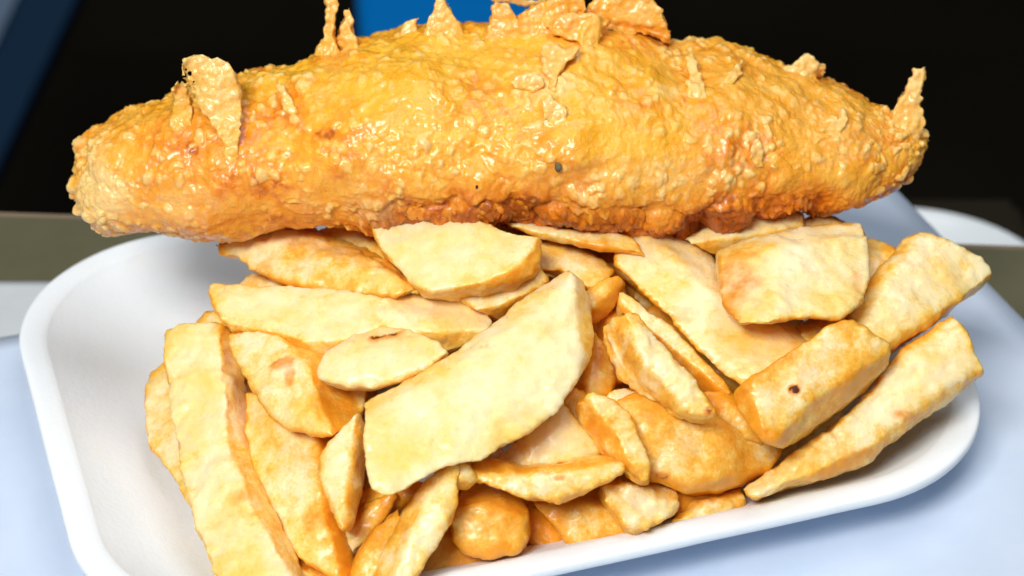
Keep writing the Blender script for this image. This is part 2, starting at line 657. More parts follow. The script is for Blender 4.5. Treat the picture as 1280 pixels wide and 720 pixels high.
# ------------------------------------------------------------------ heap of chips
CTRL = [(640, 690, .014), (640, 300, .060), (640, 500, .040), (230, 420, .031), (235, 700, .011), (182, 500, .017), (300, 310, .046), (420, 500, .036),
        (1200, 450, .034), (1240, 340, .042), (930, 612, .016), (1000, 300, .054), (450, 725, .011), (1090, 575, .018), (960, 480, .040), (800, 450, .042), (330, 720, .011)]
_c = np.array(CTRL, float)
_c[:, :2] /= 300.0
_r = np.linalg.norm(_c[:, None, :2] - _c[None, :, :2], axis=2)
_A = np.zeros((len(_c) + 3,) * 2)
_A[:len(_c), :len(_c)] = _r - 0.05 * np.eye(len(_c))
_A[:len(_c), len(_c):] = np.c_[np.ones(len(_c)), _c[:, :2]]
_A[len(_c):, :len(_c)] = _A[:len(_c), len(_c):].T
_w = np.linalg.solve(_A, np.r_[_c[:, 2], 0, 0, 0])


def heap_depth(px, py):
    q = np.array([px, py]) / 300.0
    z = _w[:len(_c)] @ np.linalg.norm(_c[:, :2] - q, axis=1) + _w[-3:] @ np.array([1, q[0], q[1]])
    return depth_at_height(px, py, max(z, 0.008))


def polyline_side(P, line):
    """signed distance (pixels of the reference frame) from a polyline, its ends running on straight"""
    L = np.array(line, float)
    L = np.vstack([L[0] + (L[0] - L[1]) * 50, L[1:-1], L[-1] + (L[-1] - L[-2]) * 50]) if len(L) > 2 else np.vstack([L[0] + (L[0] - L[1]) * 50, L[1] + (L[1] - L[0]) * 50])
    best = np.full(len(P), 1e9)
    out = np.zeros(len(P))
    for a, b in zip(L[:-1], L[1:]):
        d = b - a
        t = np.clip(((P - a) @ d) / (d @ d), 0, 1)
        r = P - (a + t[:, None] * d)
        dist = np.linalg.norm(r, axis=1)
        sg = np.sign(d[0] * r[:, 1] - d[1] * r[:, 0])
        out = np.where(dist < best - 1e-9, dist * sg, out)
        best = np.minimum(best, dist)
    return out


CHIP_GROUP = "chips heaped in the foam tray"
chip_seed = [0]


def chip(poly, lift, label, off=(0, 0), th=15.0, gold=0.1, spots=(), grad=(0, 0), taper=0.94, rough=1.0, rnd=3, name="chip", shared=None, facet=None, grow=1.6, crease=(), pil=1.0):
    """poly: outline of the face turned to the viewer; off: sideways run of the body behind it; mm"""
    chip_seed[0] += 1
    lift = lift * 1.3
    sd = chip_seed[0] * 13
    P = densify(poly)
    cen = P.mean(0)
    # outline grown a little for what the rounding takes away
    nx = np.roll(P, -1, 0) - np.roll(P, 1, 0)
    nx = np.c_[nx[:, 1], -nx[:, 0]] / np.maximum(np.linalg.norm(nx, axis=1, keepdims=True), 1e-6)
    if ((nx * (P - cen)).sum(1)).mean() < 0:
        nx = -nx
    P = P + nx * grow
    cv = np.cov((P - cen).T)
    ax = np.linalg.eigh(cv)[1][:, 1]
    tx = np.array([-ax[1], ax[0]])
    if tx[1] < 0:
        tx = -tx
    tt = (P - cen) @ tx
    hwid = (tt.max() - tt.min()) / 2
    tmid = (tt.max() + tt.min()) / 2
    slen = np.abs((P - cen) @ ax).max()
    dep = np.array([heap_depth(x, y) for x, y in P])
    A = np.c_[np.ones(len(P)), P - cen]
    co = np.linalg.lstsq(A, dep, rcond=None)[0]
    co[1:] += np.array(grad) * 1e-3 / 100.0
    dep = A @ co - lift * 0.001
    front = np.array([at_depth(x, y, d) for (x, y), d in zip(P, dep)])
    Q = cen + (P - cen) * taper + np.array(off)
    back = np.array([at_depth(x, y, d + th * 0.001) for (x, y), d in zip(Q, dep)])
    me, v, e = remeshed(front, back, 0.00078)
    # facets: the cut faces that turn away on either side of the long axis, and a slight bow
    q, dz = to_px(v)
    tn = ((q - cen) @ tx - tmid) / hwid
    sn = ((q - cen) @ ax) / slen
    plane = co[0] + (q - cen) @ co[1:] - lift * 0.001
    wgt = np.clip(1 - (dz - plane) / (th * 0.001), 0, 1)
    hm = hwid / F_PX * co[0]
    frng = random.Random(sd)
    fac = facet if facet is not None else [] if crease else [(frng.choice((-1, 1)) * frng.uniform(0.1, 0.55), frng.uniform(0.8, 1.5))]
    dd_ = np.zeros(len(v))
    wob = 0.10 * np.sin(sn * 2.3 + sd)
    for t0, sl in fac:
        dd_ += 1.35 * sl * hm * np.maximum(0, np.sign(t0) * tn - abs(t0) + wob)
    for line, sl in crease:
        sgn = polyline_side(np.array([cen]), line)[0]
        sd_ = polyline_side(q, line) * -np.sign(sgn)
        dd_ += sl * np.maximum(0, sd_ + 1.5 * np.sin(q[:, 0] * 0.06 + q[:, 1] * 0.05 + sd)) / F_PX * co[0]
    dd_ += pil * (hm * (0.20 * tn ** 2 + 0.10 * tn ** 4) + 0.12 * hm * sn ** 4)
    dd_ = np.minimum(dd_, th * 0.00075) + 0.0012 * sn ** 2 * frng.uniform(-0.3, 1.0)
    v = v + (v - CAM) / dz[:, None] * (dd_ * wgt)[:, None]
    avg = neighbours(len(v), e)
    s = v.copy()
    for _ in range(rnd):
        s = s + 0.5 * (avg(s) - s)
    wide = s.copy()
    for _ in range(60):
        wide = wide + 0.6 * (avg(wide) - wide)
    n = vertex_normals(s, me)
    edge = np.clip(((s - wide) * n).sum(1) / 0.0014, -1, 1)
    axis = (back.mean(0) - front.mean(0))
    axis /= np.linalg.norm(axis)
    face_n = np.cross(front[len(front) // 3] - front[0], front[2 * len(front) // 3] - front[0])
    face_n /= np.linalg.norm(face_n)
    side = 1 - sstep(0.50, 0.96, np.abs(n @ face_n))  # faces turned away go golder: fried skin, plus shade painted into the colour
    p = s + sd
    disp = 0.0008 * fbm(p * 55, 2, sd) + 0.00075 * fbm(p * 170, 3, sd + 3) * rough + 0.00032 * rough * fbm(p * 520, 2, sd + 5)
    disp += 0.00030 * rough * np.clip(edge, 0, 1) * vnoise(p * 700, sd + 8)
    s = s + n * disp[:, None]
    cen3 = s.mean(0)
    cen3[2] = s[:, 2].min()
    me.vertices.foreach_set('co', (s - cen3).ravel())
    sp = np.zeros(len(s))
    if spots:
        q, _ = to_px(s)
        front_side = ((s - front.mean(0)) @ axis) < 0.006
        for (x, y, rx, ry, k) in spots:
            d = np.sqrt(((q[:, 0] - x) / rx) ** 2 + ((q[:, 1] - y) / ry) ** 2) + 0.35 * vnoise(p * 330, sd + 11)
            sp = np.maximum(sp, k * (1 - sstep(0.45, 1.1, d)) * front_side)
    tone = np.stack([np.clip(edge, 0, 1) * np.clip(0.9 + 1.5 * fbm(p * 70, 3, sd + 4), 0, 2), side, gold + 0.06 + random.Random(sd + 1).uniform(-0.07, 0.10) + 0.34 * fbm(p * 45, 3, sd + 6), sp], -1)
    set_tone(me, tone)
    me.name = name
    me.materials.clear()
    me.materials.append(M_CHIP)
    me.polygons.foreach_set('use_smooth', np.ones(len(me.polygons), bool))
    o = bpy.data.objects.new(name, me)
    COL.objects.link(o)
    o.location = cen3
    tag(o, label, "chip", shared or CHIP_GROUP)
    return o


def build_chips():
    # ---- foreground
    chip([(452, 505), (480, 490), (560, 445), (640, 385), (690, 349), (712, 336), (726, 350), (738, 378), (739, 425), (731, 455), (712, 490), (690, 515), (650, 545), (600, 575), (560, 580), (520, 602), (500, 618), (475, 620), (462, 607), (452, 560), (456, 530)],
         23, "biggest pale chip, a broad slab slanting up across the heap's centre", (6, -3), 16, -0.32, [(690, 358, 34, 15, .8), (648, 388, 34, 13, .75), (590, 430, 40, 9, .5), (735, 410, 9, 60, .9)], grad=(2, 0), crease=[([(712, 330), (722, 375), (728, 415), (724, 470)], 2.0), ([(540, 468), (600, 432), (650, 400), (700, 362), (716, 346)], 1.4)], pil=0.45)
    chip([(204, 412), (225, 404), (272, 403), (286, 416), (300, 450), (308, 490), (310, 540), (322, 600), (342, 650), (366, 700), (388, 745), (282, 745), (262, 700), (245, 660), (232, 610), (220, 560), (210, 500), (205, 450)],
         15, "tall pale chip standing at the left of the heap, square-cut top", (10, 6), 17, -0.26, [(214, 492, 9, 7, .35), (300, 620, 18, 14, .35)], rough=1.3, crease=[([(276, 400), (281, 480), (287, 560), (302, 600), (324, 650), (368, 722)], 2.0)], pil=0.35)
    chip([(182, 490), (190, 465), (208, 452), (240, 470), (262, 600), (275, 660), (250, 660), (225, 612), (205, 580), (188, 560), (181, 530)],
         5, "pale narrow chip leaning on the tray wall, outermost at the left", (6, 4), 10, 0.0, [(185, 503, 6, 6, .5)])
    chip([(308, 492), (322, 490), (350, 505), (400, 520), (428, 540), (418, 600), (420, 640), (430, 665), (440, 692), (446, 725), (418, 722), (380, 702), (350, 670), (325, 620), (312, 570), (307, 530)],
         9, "golden-mottled chip standing right of the tall square-topped chip", (8, 4), 16, 0.26, [(330, 600, 14, 30, .3), (390, 650, 14, 22, .35)], crease=[([(402, 520), (400, 600), (410, 660), (428, 720)], 1.7)])
    chip([(283, 417), (320, 414), (350, 421), (370, 434), (405, 440), (440, 452), (456, 478), (454, 505), (440, 532), (414, 544), (400, 544), (370, 538), (345, 525), (320, 490), (300, 460), (288, 437)],
         17, "pointed chip with an orange-brown patch on its pale face", (10, -4), 18, 0.05, [(348, 452, 22, 12, .62), (362, 470, 8, 14, .55)], crease=[([(360, 425), (385, 455), (393, 480), (403, 510), (415, 545)], 1.5)])
    chip([(260, 358), (300, 356), (400, 361), (470, 366), (570, 372), (612, 393), (618, 402), (592, 424), (560, 436), (520, 434), (470, 438), (430, 447), (385, 448), (365, 434), (330, 417), (288, 412), (272, 390)],
         14, "long pale chip lying level below the top-left chips", (2, 10), 15, -0.08, [(400, 362, 120, 5, .3), (262, 362, 14, 12, .3)], grad=(2.5, 0), crease=[([(272, 402), (330, 412), (375, 427), (430, 424), (480, 408), (560, 416), (610, 414)], 1.3), ([(468, 364), (480, 410)], 0.35)], pil=0.6)
    chip([(396, 460), (410, 440), (440, 421), (475, 410), (510, 412), (540, 425), (560, 438), (540, 456), (500, 475), (470, 484), (430, 480), (400, 472)],
         21, "short pale chip with a burnt black-brown spot on its upper edge", (3, 5), 12, -0.2, [(478, 412, 34, 15, 0.95)], facet=[(-0.6, 0.7)])
    chip([(268, 306), (300, 301), (340, 290), (375, 287), (410, 300), (450, 313), (480, 333), (505, 354), (527, 365), (500, 370), (440, 368), (390, 362), (345, 350), (312, 337), (295, 322), (276, 320)],
         13, "crisp-edged chip slanting down from under the fish's left half", (8, -6), 13, 0.14, [(300, 312, 4, 14, .9), (330, 335, 12, 8, .3)], rough=1.5, facet=[(-0.2, 0.6)])
    chip([(466, 283), (500, 278), (560, 274), (590, 275), (620, 284), (650, 291), (675, 297), (677, 318), (672, 336), (645, 352), (600, 362), (560, 364), (530, 363), (510, 350), (495, 330), (475, 310)],
         17, "bright pale wedge chip directly under the middle of the fish", (6, 16), 14, -0.2, [(668, 300, 14, 8, .3)], crease=[([(676, 290), (664, 315), (646, 336), (600, 356), (540, 366)], 1.6)], pil=0.6)
    chip([(570, 368), (600, 358), (640, 345), (668, 328), (684, 350), (662, 372), (626, 400), (600, 390)],
         8, "small yellow chip tucked beneath the bright wedge chip", (3, 5), 13, 0.12)
    chip([(668, 303), (690, 298), (730, 313), (768, 338), (760, 352), (735, 364), (722, 350), (700, 338), (673, 337)],
         3, "dim brownish chip in the shade right of the bright wedge chip", (3, 5), 13, 0.16)
    chip([(726, 368), (750, 355), (772, 348), (778, 356), (765, 380), (738, 404), (730, 390)],
         8, "slim finger-like chip behind the biggest chip's upper tip", (2, 4), 9, 0.05)
    chip([(630, 277), (700, 288), (760, 291), (792, 300), (807, 322), (770, 317), (725, 308), (680, 298), (640, 286)],
         9, "thin sliver of chip just under the fish's brown fringe", (0, -4), 7, 0.1)
    chip([(778, 300), (800, 280), (835, 285), (880, 318), (905, 345), (912, 375), (945, 400), (1000, 402), (1016, 418), (1000, 446), (960, 470), (930, 482), (905, 468), (870, 435), (840, 400), (800, 360), (770, 333), (770, 318)],
         8, "broad long chip slanting down right from beneath the fish", (6, -4), 17, -0.04, [(870, 330, 26, 20, .25), (840, 395, 40, 14, .3)], grad=(-1.5, 0), crease=[([(790, 276), (850, 325), (900, 372), (945, 398)], 1.3), ([(772, 340), (800, 366), (840, 408), (905, 474)], 1.3)])
    chip([(855, 300), (890, 283), (930, 270), (975, 262), (1003, 270), (1006, 292), (960, 303), (905, 318), (890, 318)],
         5, "pale pinkish chip squeezed between the fish and the blocky chip", (4, -5), 14, -0.15)
    chip([(899, 320), (940, 302), (1003, 287), (1074, 281), (1083, 297), (1087, 320), (1085, 350), (1077, 375), (1062, 386), (1050, 398), (1010, 395), (960, 402), (925, 406), (907, 386), (900, 350)],
         21, "blocky chip with a white cut end, upper right of the heap", (-2, -4), 22, -0.2, [(918, 352, 40, 60, .55), (1074, 340, 14, 46, .35)], taper=0.98, rnd=2, grow=1.0, crease=[([(895, 323), (940, 314), (985, 309), (1030, 302), (1090, 297)], 2.2), ([(975, 300), (966, 405)], 0.55)], pil=0.0)
    chip([(1070, 300), (1092, 300), (1122, 313), (1120, 335), (1085, 355), (1068, 350)],
         4, "tan chip glimpsed between the blocky chip and the far right chip", (2, 2), 13, 0.25)
    chip([(1062, 392), (1085, 360), (1102, 332), (1130, 296), (1150, 290), (1180, 298), (1226, 322), (1241, 340), (1230, 352), (1190, 385), (1150, 412), (1120, 434), (1105, 440), (1080, 438), (1060, 420)],
         13, "wide yellow chip with a pointed tip, sticking out farthest right", (-6, 8), 15, 0.08, [(1130, 310, 18, 22, .28), (1190, 330, 60, 8, .15)], crease=[([(1150, 288), (1108, 360), (1075, 425)], 0.9), ([(1242, 345), (1180, 385), (1110, 432)], 1.2)], pil=0.6)
    chip([(915, 492), (940, 472), (1000, 430), (1040, 407), (1062, 400), (1090, 418), (1113, 430), (1108, 456), (1080, 486), (1040, 516), (1000, 546), (980, 559), (955, 552), (935, 530), (918, 507)],
         21, "golden chip with one small dark red-brown spot", (4, 6), 15, 0.24, [(993, 486, 9, 8, 1.1), (930, 505, 20, 26, .4), (960, 545, 30, 12, .25)], crease=[([(1118, 436), (1060, 474), (1005, 516), (966, 552)], 1.4), ([(936, 466), (946, 510), (962, 556)], 1.1)], pil=0.5)
    chip([(930, 612), (980, 577), (1040, 537), (1090, 490), (1112, 458), (1140, 430), (1190, 392), (1206, 410), (1220, 440), (1229, 465), (1200, 485), (1160, 512), (1120, 542), (1085, 575), (1040, 592), (980, 607), (940, 622)],
         11, "long chip lying along the tray's right corner, lowest at right", (-4, 8), 14, 0.1, [(1222, 462, 12, 14, .4), (1130, 520, 22, 10, .5), (1075, 570, 30, 10, .4)], rough=1.2, crease=[([(1235, 455), (1160, 500), (1090, 560), (1000, 596)], 1.2), ([(1190, 398), (1110, 470), (1030, 545)], 0.7)])
    chip([(760, 402), (775, 390), (797, 393), (815, 410), (835, 435), (860, 465), (880, 495), (892, 517), (870, 518), (845, 508), (820, 487), (800, 476), (780, 455), (765, 430)],
         20, "narrow crusty chip with a white streak, right of the biggest chip", (-10, 10), 11, 0.0, [(772, 430, 14, 34, .5), (886, 514, 8, 8, .8)], rough=1.8, crease=[([(778, 385), (800, 440), (835, 490), (870, 520)], 1.5)])
    chip([(772, 360), (800, 380), (840, 408), (872, 442), (903, 475), (914, 492), (895, 497), (870, 482), (835, 450), (800, 420), (772, 395)],
         6, "dim chip tucked along the lower side of the broad slanting chip", (-3, 5), 13, 0.12)
    chip([(770, 500), (800, 488), (830, 492), (870, 508), (900, 522), (940, 545), (980, 560), (960, 585), (930, 600), (900, 612), (860, 613), (830, 602), (800, 597), (780, 560)],
         12, "large amber chip below the crusty white-streaked chip", (-2, 8), 15, 0.40, [(828, 594, 14, 7, .8)], crease=[([(846, 490), (884, 550), (900, 615)], 0.5), ([(790, 588), (860, 606), (930, 592)], 1.2)])
    chip([(722, 502), (740, 492), (765, 500), (785, 520), (800, 545), (812, 575), (815, 602), (800, 604), (775, 582), (752, 560), (735, 532)],
         17, "slim bright yellow chip pointing down between biggest and amber chips", (-4, 4), 11, 0.1, [(735, 508, 14, 10, .3), (738, 528, 9, 7, .5)], rough=1.5, crease=[([(735, 495), (770, 545), (800, 605)], 1.2)])
    chip([(750, 607), (775, 590), (800, 598), (835, 601), (846, 625), (840, 640), (826, 650), (790, 664), (770, 640), (755, 622)],
         10, "lumpy pale chip end just above the tray's front rim", (-2, 5), 13, 0.1, rough=1.6)
    chip([(622, 577), (660, 540), (700, 500), (726, 530), (746, 555), (750, 570), (720, 575), (680, 582), (655, 588), (635, 588)],
         9, "triangular pale chip under the lower edge of the biggest chip", (3, 5), 14, -0.12, crease=[([(655, 536), (662, 560), (660, 592)], 0.8)])
    chip([(588, 582), (630, 577), (655, 588), (700, 583), (740, 572), (777, 571), (781, 585), (760, 600), (730, 616), (700, 628), (660, 622), (620, 609), (594, 600)],
         16, "thin curved chip slice with one small orange spot", (0, -2), 11, 0.06, [(700, 598, 11, 5, .75), (765, 577, 14, 6, .25)], rough=1.3, crease=[([(585, 586), (655, 596), (780, 578)], 1.6)])
    chip([(568, 632), (580, 612), (610, 608), (650, 622), (661, 640), (661, 675), (650, 690), (610, 695), (580, 690), (566, 675)],
         10, "square golden chip end just behind the tray's front rim", (2, -3), 17, 0.52, crease=[([(560, 640), (600, 633), (665, 644)], 1.6)])
    chip([(664, 625), (700, 622), (730, 612), (757, 608), (772, 640), (792, 664), (750, 677), (712, 682), (690, 655)],
         4, "deep golden chip low beside the square golden chip end", (4, 4), 13, 0.6)
    chip([(530, 602), (555, 581), (577, 578), (575, 602), (571, 640), (556, 665), (541, 690), (520, 725), (470, 730), (480, 690), (495, 660), (510, 630)],
         19, "pale chip slanting down to the bottom edge below the biggest chip", (-6, 6), 12, 0.04, [(505, 660, 8, 26, .3)], crease=[([(562, 575), (528, 630), (505, 680), (490, 730)], 1.3)])
    chip([(400, 580), (410, 555), (430, 530), (450, 513), (460, 540), (453, 580), (445, 620), (436, 656), (428, 662), (410, 620), (402, 602)],
         15, "small upright pale chip at the biggest chip's left end", (4, 4), 12, -0.1, [(430, 655, 8, 10, .4)], crease=[([(446, 510), (438, 570), (432, 665)], 1.4)])
    chip([(436, 730), (450, 690), (468, 662), (500, 632), (503, 650), (482, 690), (478, 730)],
         12, "thin golden crisp chip beside the bottom slanting chip", (-4, 4), 9, 0.3)
    chip([(426, 712), (428, 664), (450, 632), (497, 616), (480, 650), (450, 684)],
         5, "dark amber chip deep in the gap below the small upright chip", (3, 4), 12, 0.25)
    chip([(568, 581), (585, 579), (594, 598), (580, 608), (568, 603)],
         17, "tiny chip corner poking out at the biggest chip's lower edge", (0, 2), 9, 0.18)
    chip([(390, 292), (430, 280), (470, 280), (484, 310), (498, 338), (470, 334), (440, 315)],
         3, "shaded brown chip between the two top chips under the fish", (2, 2), 12, 0.3)
    chip([(298, 356), (315, 342), (350, 343), (395, 360), (400, 372), (310, 372)],
         6, "narrow chip edge between the crisp-edged chip and long level chip", (0, 4), 11, 0.12)
    chip([(243, 402), (255, 390), (272, 388), (286, 405), (280, 425), (255, 420)],
         6, "small chip tip behind the tall square-topped chip", (3, 5), 11, 0.1)
    chip([(712, 492), (722, 455), (730, 418), (742, 413), (761, 440), (769, 470), (762, 492), (738, 498)],
         7, "amber chip in the gap right of the biggest chip", (2, 4), 12, 0.24)
    chip([(752, 500), (768, 487), (792, 484), (803, 500), (798, 525), (772, 518)],
         9, "small pinkish chip piece above the slim bright yellow chip", (0, 3), 11, 0.05)
    chip([(836, 652), (850, 636), (885, 620), (925, 606), (935, 628), (890, 648), (850, 660)],
         5, "flat chip lying along the front rim below the large amber chip", (0, 4), 9, 0.15, rough=1.4)
    chip([(985, 292), (1008, 272), (1030, 268), (1058, 280), (1050, 296), (1000, 300)],
         1, "cream chip top behind the blocky chip, under the fish's right end", (2, -3), 12, 0.0)
    chip([(995, 410), (1020, 398), (1055, 385), (1068, 392), (1040, 415), (1012, 432)],
         7, "deep golden chip piece in the gap under the blocky chip", (0, 3), 11, 0.4)
    chip([(876, 492), (915, 488), (935, 520), (955, 556), (920, 548), (895, 525)],
         8, "golden chip piece between the dark-spotted and amber chips", (0, 3), 12, 0.25)
    chip([(700, 492), (732, 488), (745, 508), (728, 534), (710, 515)],
         8, "orange-gold chip piece at the slim bright yellow chip's top", (0, 3), 12, 0.36)
    chip([(365, 702), (400, 690), (432, 712), (440, 745), (375, 745)],
         6, "chip at the bottom edge between the two tall left chips", (0, 4), 12, 0.12)
    chip([(500, 668), (540, 640), (572, 640), (600, 668), (640, 690), (612, 702), (560, 724), (505, 724)],  # from here chips fill the dark gaps: shade painted as a deeper gold
         4, "low chip coloured dark as shade, left of the square chip end", (0, 4), 12, 0.95)
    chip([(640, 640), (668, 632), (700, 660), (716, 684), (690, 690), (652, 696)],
         -1, "chip wedged right of the square golden chip end, coloured dark as shade", (0, 4), 12, 0.95)
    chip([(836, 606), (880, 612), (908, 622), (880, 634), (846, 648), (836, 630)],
         2, "chip coloured dark to shade the gap under the large amber chip", (0, 4), 12, 0.9)
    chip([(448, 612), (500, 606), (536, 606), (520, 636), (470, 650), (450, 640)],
         3, "chip coloured dark to shade the gap below the biggest chip's left end", (0, 4), 12, 0.9)
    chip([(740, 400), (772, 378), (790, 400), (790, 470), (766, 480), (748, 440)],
         1, "chip coloured dark to shade the gap left of the crusty chip", (0, 4), 12, 0.9)
    # ---- the layer underneath, seen only through the gaps, gold deepened to paint their shade
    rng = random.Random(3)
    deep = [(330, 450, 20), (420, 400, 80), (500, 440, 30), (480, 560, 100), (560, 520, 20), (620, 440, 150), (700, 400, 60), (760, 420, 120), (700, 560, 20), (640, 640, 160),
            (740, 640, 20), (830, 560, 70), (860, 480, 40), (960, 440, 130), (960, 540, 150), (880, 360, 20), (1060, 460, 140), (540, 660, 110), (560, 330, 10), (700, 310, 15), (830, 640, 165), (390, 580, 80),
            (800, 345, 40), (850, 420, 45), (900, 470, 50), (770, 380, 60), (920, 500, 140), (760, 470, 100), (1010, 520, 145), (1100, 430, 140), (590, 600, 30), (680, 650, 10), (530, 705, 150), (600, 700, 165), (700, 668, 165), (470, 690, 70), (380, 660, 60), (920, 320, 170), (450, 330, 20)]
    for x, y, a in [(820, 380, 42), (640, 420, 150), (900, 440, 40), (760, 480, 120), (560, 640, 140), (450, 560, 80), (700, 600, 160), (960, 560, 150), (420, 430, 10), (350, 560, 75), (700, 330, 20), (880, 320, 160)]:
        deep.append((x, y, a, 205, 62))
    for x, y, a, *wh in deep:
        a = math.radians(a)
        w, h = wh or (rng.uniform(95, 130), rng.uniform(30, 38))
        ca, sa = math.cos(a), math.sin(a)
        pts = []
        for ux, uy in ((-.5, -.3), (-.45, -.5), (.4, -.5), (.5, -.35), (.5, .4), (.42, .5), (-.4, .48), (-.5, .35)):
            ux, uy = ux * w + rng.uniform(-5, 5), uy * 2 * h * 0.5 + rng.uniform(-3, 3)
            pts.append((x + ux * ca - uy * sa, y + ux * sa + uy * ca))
        chip(pts, -15 if wh else -8, "golden chip buried beneath the chips on top, coloured darker for gap shade", (0, 0), 15, rng.uniform(0.45, 0.75), facet=[], shared="chips buried in the heap")


build_chips()

# ------------------------------------------------------------------ battered fish
TOP = [(93, 214), (99, 188), (115, 162), (140, 140), (180, 120), (230, 102), (300, 84), (370, 70), (400, 54), (450, 44), (530, 30), (600, 25), (660, 22), (720, 18), (800, 34), (840, 50), (900, 54), (960, 74), (1010, 87), (1050, 102), (1090, 127), (1120, 140), (1140, 152), (1151, 166), (1154, 184)]
BOT = [(93, 217), (97, 240), (108, 260), (125, 280), (145, 288), (170, 287), (220, 293), (270, 295), (330, 293), (400, 286), (450, 279), (520, 276), (600, 274), (650, 273), (720, 280), (800, 285), (850, 286), (880, 278), (950, 269), (1000, 262), (1060, 254), (1105, 240), (1130, 218), (1146, 198), (1154, 186)]
FISH_Y = 0.020


def fish_body():
    NS, NT = 760, 400
    u = np.linspace(0, 1, NS)
    t = 0.5 - 0.5 * np.cos(np.pi * u)
    t = 0.55 * t + 0.45 * u
    px = 93.3 + (1153.7 - 93.3) * t
    tp = np.interp(px, *np.array(TOP, float).T)
    bt = np.interp(px, *np.array(BOT, float).T)
    k = np.ones(9) / 9
    sm = lambda a: np.convolve(np.pad(a, 4, mode='edge'), k, 'valid')
    tp, bt = sm(tp), sm(bt)
    # the crust stands proud of the flesh: draw the flesh in by as much
    grow_t, grow_b = (3.0 + 4.0 * sstep(0.3, 0.6, t)) * sstep(0, 0.1, t), 1.0 * sstep(0, 0.1, t)
    tp, bt = tp + np.minimum(grow_t, (bt - tp) * 0.12), bt - np.minimum(grow_b, (bt - tp) * 0.1)
    mid, half = (tp + bt) / 2, np.maximum((bt - tp) / 2, 0.5)
    C = []
    for x, y in zip(px, mid):
        r = ray(x, y)
        yy = FISH_Y + 0.000012 * (x - 640)
        C.append(CAM + r * ((yy - CAM[1]) / r[1]))
    C = np.array(C)
    depth = (C - CAM) @ FWD
    h = half / F_PX * depth
    phi = np.arcsin(np.clip(-(C - CAM)[:, 2] / np.linalg.norm(C - CAM, axis=1), -1, 1))
    ka, kb = 1.28, 0.84
    nrm_ = np.sqrt((ka * np.sin(phi)) ** 2 + (kb * np.cos(phi)) ** 2)
    th = np.linspace(0, 2 * np.pi, NT, endpoint=False)
    ct, st = np.cos(th), np.sin(th)
    ex = 1.0
    cc, ss = np.sign(ct) * np.abs(ct) ** ex, np.sign(st) * np.abs(st) ** ex
    rr = h / nrm_
    V = np.zeros((NS, NT, 3))
    V[:, :, 0] = C[:, None, 0]
    V[:, :, 1] = C[:, None, 1] + (rr * ka)[:, None] * cc[None]
    V[:, :, 2] = C[:, None, 2] + (rr * kb)[:, None] * ss[None]
    idx = np.arange(NS * NT).reshape(NS, NT)
    a, b = idx[:-1], idx[1:]
    F = np.stack([a, np.roll(a, -1, 1), np.roll(b, -1, 1), b], -1).reshape(-1, 4)
    V = V.reshape(-1, 3)

    def normals(V):
        G = V.reshape(NS, NT, 3)
        du = np.gradient(G, axis=0)
        dv = np.roll(G, -1, 1) - np.roll(G, 1, 1)
        n = np.cross(dv, du)
        n /= np.maximum(np.linalg.norm(n, axis=2, keepdims=True), 1e-12)
        return n.reshape(-1, 3)
    n = normals(V)
    out = V - np.repeat(C, NT, 0)
    n *= np.sign((n * out).sum(1).mean())
    q, dz = to_px(V)
    x, y = q[:, 0], q[:, 1]
    tpv, btv = np.repeat(tp, NT), np.repeat(bt, NT)
    v = (y - tpv) / np.maximum(btv - tpv, 1)          # 0 top edge, 1 lower edge
    endf = np.repeat(sstep(0, 0.07, t) * sstep(0, 0.06, 1 - t), NT)
    fringe = sstep(0.80, 0.97, v) * sstep(400, 500, x) * (1 - sstep(960, 1100, x))
    # broad form
    d = 0.0030 * fbm(V * 42, 2, 1) * (0.4 + 0.6 * endf) + 0.0013 * fbm(V * 105, 3, 2)
    V1 = V + n * d[:, None]
    warp = V1 + 0.0012 * np.stack([vnoise(V1 * 260, 31), vnoise(V1 * 260, 32), vnoise(V1 * 260, 33)], -1)
    crumb_mask = sstep(-0.35, 0.25, fbm(V * 75, 3, 8)) * 0.7 + 0.30
    smooth_zone = np.zeros(len(V))
    for (sx, sy, rx, ry) in ((820, 145, 70, 32), (560, 90, 110, 30), (230, 255, 60, 28), (470, 130, 80, 30)):
        smooth_zone = np.maximum(smooth_zone, 1 - sstep(0.5, 1.2, np.sqrt(((x - sx) / rx) ** 2 + ((y - sy) / ry) ** 2)))
    crumb_mask *= 1 - 0.4 * smooth_zone
    f1, f2, c1 = worley(warp * 340, 3)
    R1 = 0.28 + 0.40 * c1 ** 2
    blob = np.sqrt(np.clip(1 - (f1 / R1) ** 2, 0, 1)) * (c1 > 0.42) * (0.25 + 0.9 * c1)
    g1, g2, c2 = worley(warp * 700, 9)
    crumb = np.sqrt(np.clip(1 - (g1 / (0.3 + 0.3 * c2)) ** 2, 0, 1)) * (c2 > 0.3)
    k1, k2, c3 = worley(warp * 95 + 5, 19)
    knob = np.sqrt(np.clip(1 - (k1 / 0.75) ** 2, 0, 1))
    big = np.sqrt(np.clip(1 - (k1 / 0.6) ** 2, 0, 1)) * (c3 > 0.55) * sstep(-0.1, 0.3, fbm(V * 60, 2, 71))
    d2 = 0.00085 * blob * crumb_mask + 0.00022 * crumb * (0.4 + 0.6 * crumb_mask) + 0.00055 * fbm(V * 260, 4, 12) + 0.0005 * np.abs(fbm(V * 170, 2, 77)) + 0.0013 * big * (1 - smooth_zone)
    d2 += fringe * (0.0042 * knob - 0.0012 + 0.0006 * crumb)
    endrough = (1 - endf)
    d2 += endrough * (0.0016 * fbm(V * 300, 3, 14) + 0.0007 * blob)
    edge_up = 1 - sstep(0.0, 0.10, v)
    d2 += edge_up * 0.0013 * np.clip(fbm(V * 200, 3, 44), 0, 1) * 1.6
    V2 = V1 + n * d2[:, None]
